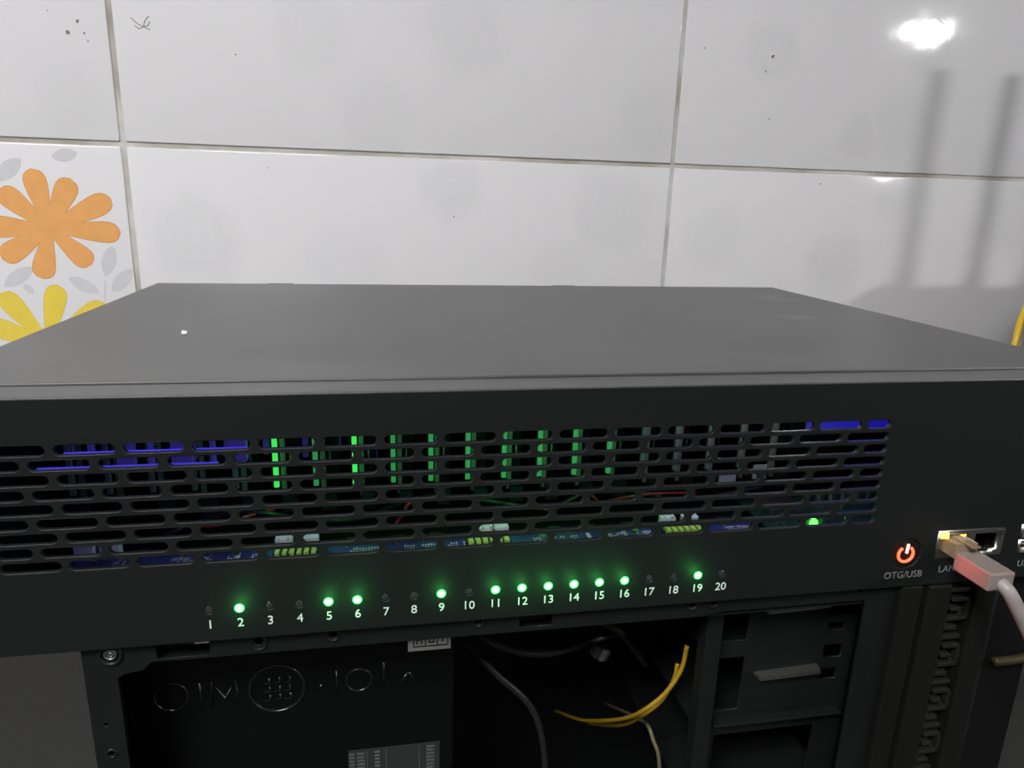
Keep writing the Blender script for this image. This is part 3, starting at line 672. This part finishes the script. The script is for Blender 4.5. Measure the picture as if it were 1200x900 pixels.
bm = bmesh.new(); tube(bm, [(-.0842,YE,-.1325),(-.0842,YE,-.1450)], .0004, 6, smooth=False); tube(bm, [(-.0778,YE,-.1450),(-.0738,YE,-.1385)], .0005, 6, smooth=False); tube(bm, [(-.0700,YE,-.1445),(-.0730,YE,-.1385)], .00035, 6, smooth=False); obj('embossed_mark', bm, 'emboss', pb_, True)
# white check sticker at the top edge
st = obj('white_sticker', B(-.0735, -.0548, YP-.0003, YP, -.1278, -.1180), 'label_white', psu)
bm = bmesh.new(); yk = YP-.00045
for x in (-.0712, -.0660, -.0608, -.0562): box(bm, x, x+.0004, yk, YP-.0002, -.1255, -.1190)
box(bm, -.0712, -.0558, yk, YP-.0002, -.1259, -.1254)
box(bm, -.0698,-.0693,yk,YP-.0002,-.1245,-.1200); box(bm,-.0678,-.0673,yk,YP-.0002,-.1245,-.1200); box(bm,-.0698,-.0673,yk,YP-.0002,-.1225,-.1220)
box(bm, -.0645,-.0640,yk,YP-.0002,-.1240,-.1205); box(bm,-.0625,-.0620,yk,YP-.0002,-.1240,-.1205); box(bm,-.0645,-.0620,yk,YP-.0002,-.1242,-.1237); box(bm,-.0645,-.0620,yk,YP-.0002,-.1222,-.1217)
box(bm, -.0595,-.0572,yk,YP-.0002,-.1222,-.1217); box(bm,-.0585,-.0580,yk,YP-.0002,-.1240,-.1205)
obj('sticker_print', bm, 'ink', st)
# grey rating sticker
st = obj('rating_sticker', B(-.1007, -.0595, YP-.0003, YP, -.1925, -.1768), 'label_grey', psu)
bm = bmesh.new(); rd = random.Random(11)
for r_ in range(8):
    z = -.1783 - r_*.0019
    for (xa, xb) in ((-.1003,-.0980),(-.0968,-.0935),(-.0655,-.0618)):
        x = xa
        while x < xb:
            wv = rd.uniform(.0004,.0010); box(bm, x, min(x+wv, xb), yk, YP-.0002, z-.0011, z); x += wv+.0003
    box(bm, -.0890, -.0868, yk, YP-.0002, z-.0009, z)
for xa in (-.0925, -.0840, -.0690): box(bm, xa, xa+.0002, yk, YP-.0002, -.1920, -.1775)
obj('sticker_print', bm, 'ink_grey', st)

# wires inside the case
def wire(name, label, pts, r, m, cat='wire', n=8):
    bm = bmesh.new(); tube(bm, pts, r, 9, n); return tag(obj(name, bm, m, None, True), label, cat)
wire('yellow_wire', 'longer yellow wire curving down beside the drive cage in the open case', [(.0564,.026,-.1349),(.0546,.026,-.1478),(.0484,.027,-.1607),(.0397,.030,-.1718),(.0375,.045,-.1885),(.0365,.070,-.2112),(.034,.11,-.244),(.030,.155,-.274)], .0011, 'yellow_wire')
wire('yellow_wire', 'shorter yellow wire just below the longer one in the open case', [(.0575,.036,-.152),(.0560,.0355,-.1610),(.0510,.037,-.1740),(.0431,.042,-.1865),(.0420,.060,-.2060),(.0444,.09,-.2324),(.0465,.13,-.2655)], .0010, 'yellow_wire')
wire('beige_wire', 'thin beige wire hanging straight down below the yellow wires', [(.0640,.150,-.268),(.0560,.085,-.222),(.0512,.058,-.2030),(.0490,.045,-.1945),(.0498,.0385,-.1980),(.0530,.0350,-.2127),(.055,.035,-.27),(.05,.05,-.40),(.045,.06,-.4745)], .0010, 'beige_wire')
for i, (lab, pts) in enumerate((('black power lead arching highest from the power supply', [(-.0535,.06,-.125),(-.03,.05,-.118),(.0,.045,-.122),(.03,.05,-.14),(.052,.06,-.17)]),
            ('black power lead sagging in a wide loop from the power supply', [(-.0535,.07,-.135),(-.03,.055,-.146),(-.005,.05,-.150),(.025,.055,-.147),(.055,.065,-.150)]),
            ('black power lead dropping steeply from the power supply', [(-.0535,.08,-.15),(-.03,.06,-.165),(-.005,.055,-.20),(.0,.06,-.30),(-.01,.08,-.47)]))):
    wire('power_lead', lab, pts, .0019, 'black_wire')
cn = thing('wire_connector', 'small dull grey plug on wires inside the open case', 'connector', loc=(.0205, .045, -.148))
obj('shell', B(-.004,.004,-.003,.003,-.003,.003,bev=.0006), 'label_grey', cn); obj('key_rib', B(-.0015,.0015,-.0036,-.003,-.003,.003), 'ink_grey', cn)
cn.rotation_euler = (0, .5, .2)

# ------------------------------------------------------------------ router on a stool, right of the frame, casting the antenna shadows
RX0, RY = 0.681, 0.405
ro = thing('wifi_router', 'black wireless router with upright antennas on the wooden stool', 'router', loc=(RX0, 0.30, 0.010))
obj('router_body', B(0, .24, 0, .12, .004, .034, bev=.006, seg=3), 'router', ro)
for k, x in enumerate((.040, .135, .215)):
    bm = bmesh.new(); box(bm, x-.011, x+.011, .112, .122, .050, .272, bev=.003)
    an = obj('antenna', bm, 'router', ro)
    bm = bmesh.new(); cyl(bm, (x-.010,.117,.042), 'X', .009, .020, 16); box(bm, x-.008, x+.008, .108, .124, .020, .052, bev=.002); obj('antenna_hinge', bm, 'router', an)
parts('router_foot', [(.015,.03,.015,.03,0,.006),(.21,.225,.015,.03,0,.006),(.015,.03,.09,.105,0,.006),(.21,.225,.09,.105,0,.006)], 'router', ro)
sl = thing('wooden_stool', 'brown wooden stool carrying the router beside the server box', 'stool', loc=(0.668, 0.27, FLOOR))
ht = 0.010-FLOOR
obj('seat', B(0, .28, 0, .17, ht-.02, ht, bev=.003), 'wood', sl)
for x in (.015, .24):
    for y in (.01, .135): obj('leg', B(x, x+.025, y, y+.025, 0, ht-.02, bev=.002), 'wood', sl)
parts('stretcher', [(.03,.25,.015,.03,.15,.17),(.03,.25,.14,.155,.15,.17)], 'wood', sl)
bm = bmesh.new(); tube(bm, [(.735,.4255,.025),(.715,.458,.020),(.669,.462,-.004),(.645,.440,-.030),(.627,.428,-.052),(.616,.420,-.085),(.607,.425,-.16),(.60,.43,-.30),(.58,.44,-.44),(.50,.46,-.4745),(.40,.50,-.4745)], .0036, 10, 8)
tag(obj('yellow_cable', bm, 'yellow_cable', None, True), 'yellow cable curving down from the router at the right edge of the wall', 'cable')
bm = bmesh.new(); tube(bm, [(.760,.4255,.025),(.735,.470,.015),(.685,.470,-.025),(.660,.455,-.055),(.645,.440,-.085),(.632,.425,-.13),(.625,.43,-.30),(.615,.44,-.44),(.54,.485,-.4745),(.44,.53,-.4745)], .0040, 10, 8)
tag(obj('white_cable', bm, 'cable_white', None, True), 'white cable hanging beside the yellow cable right of the server box', 'cable')
wire('yellow_lead', 'short yellow lead hanging down by the right side of the case front', [(.262,.03,-.10),(.256,.014,-.125),(.240,.008,-.138),(.222,.004,-.142),(.2040,.003,-.142)], .0022, 'ochre')
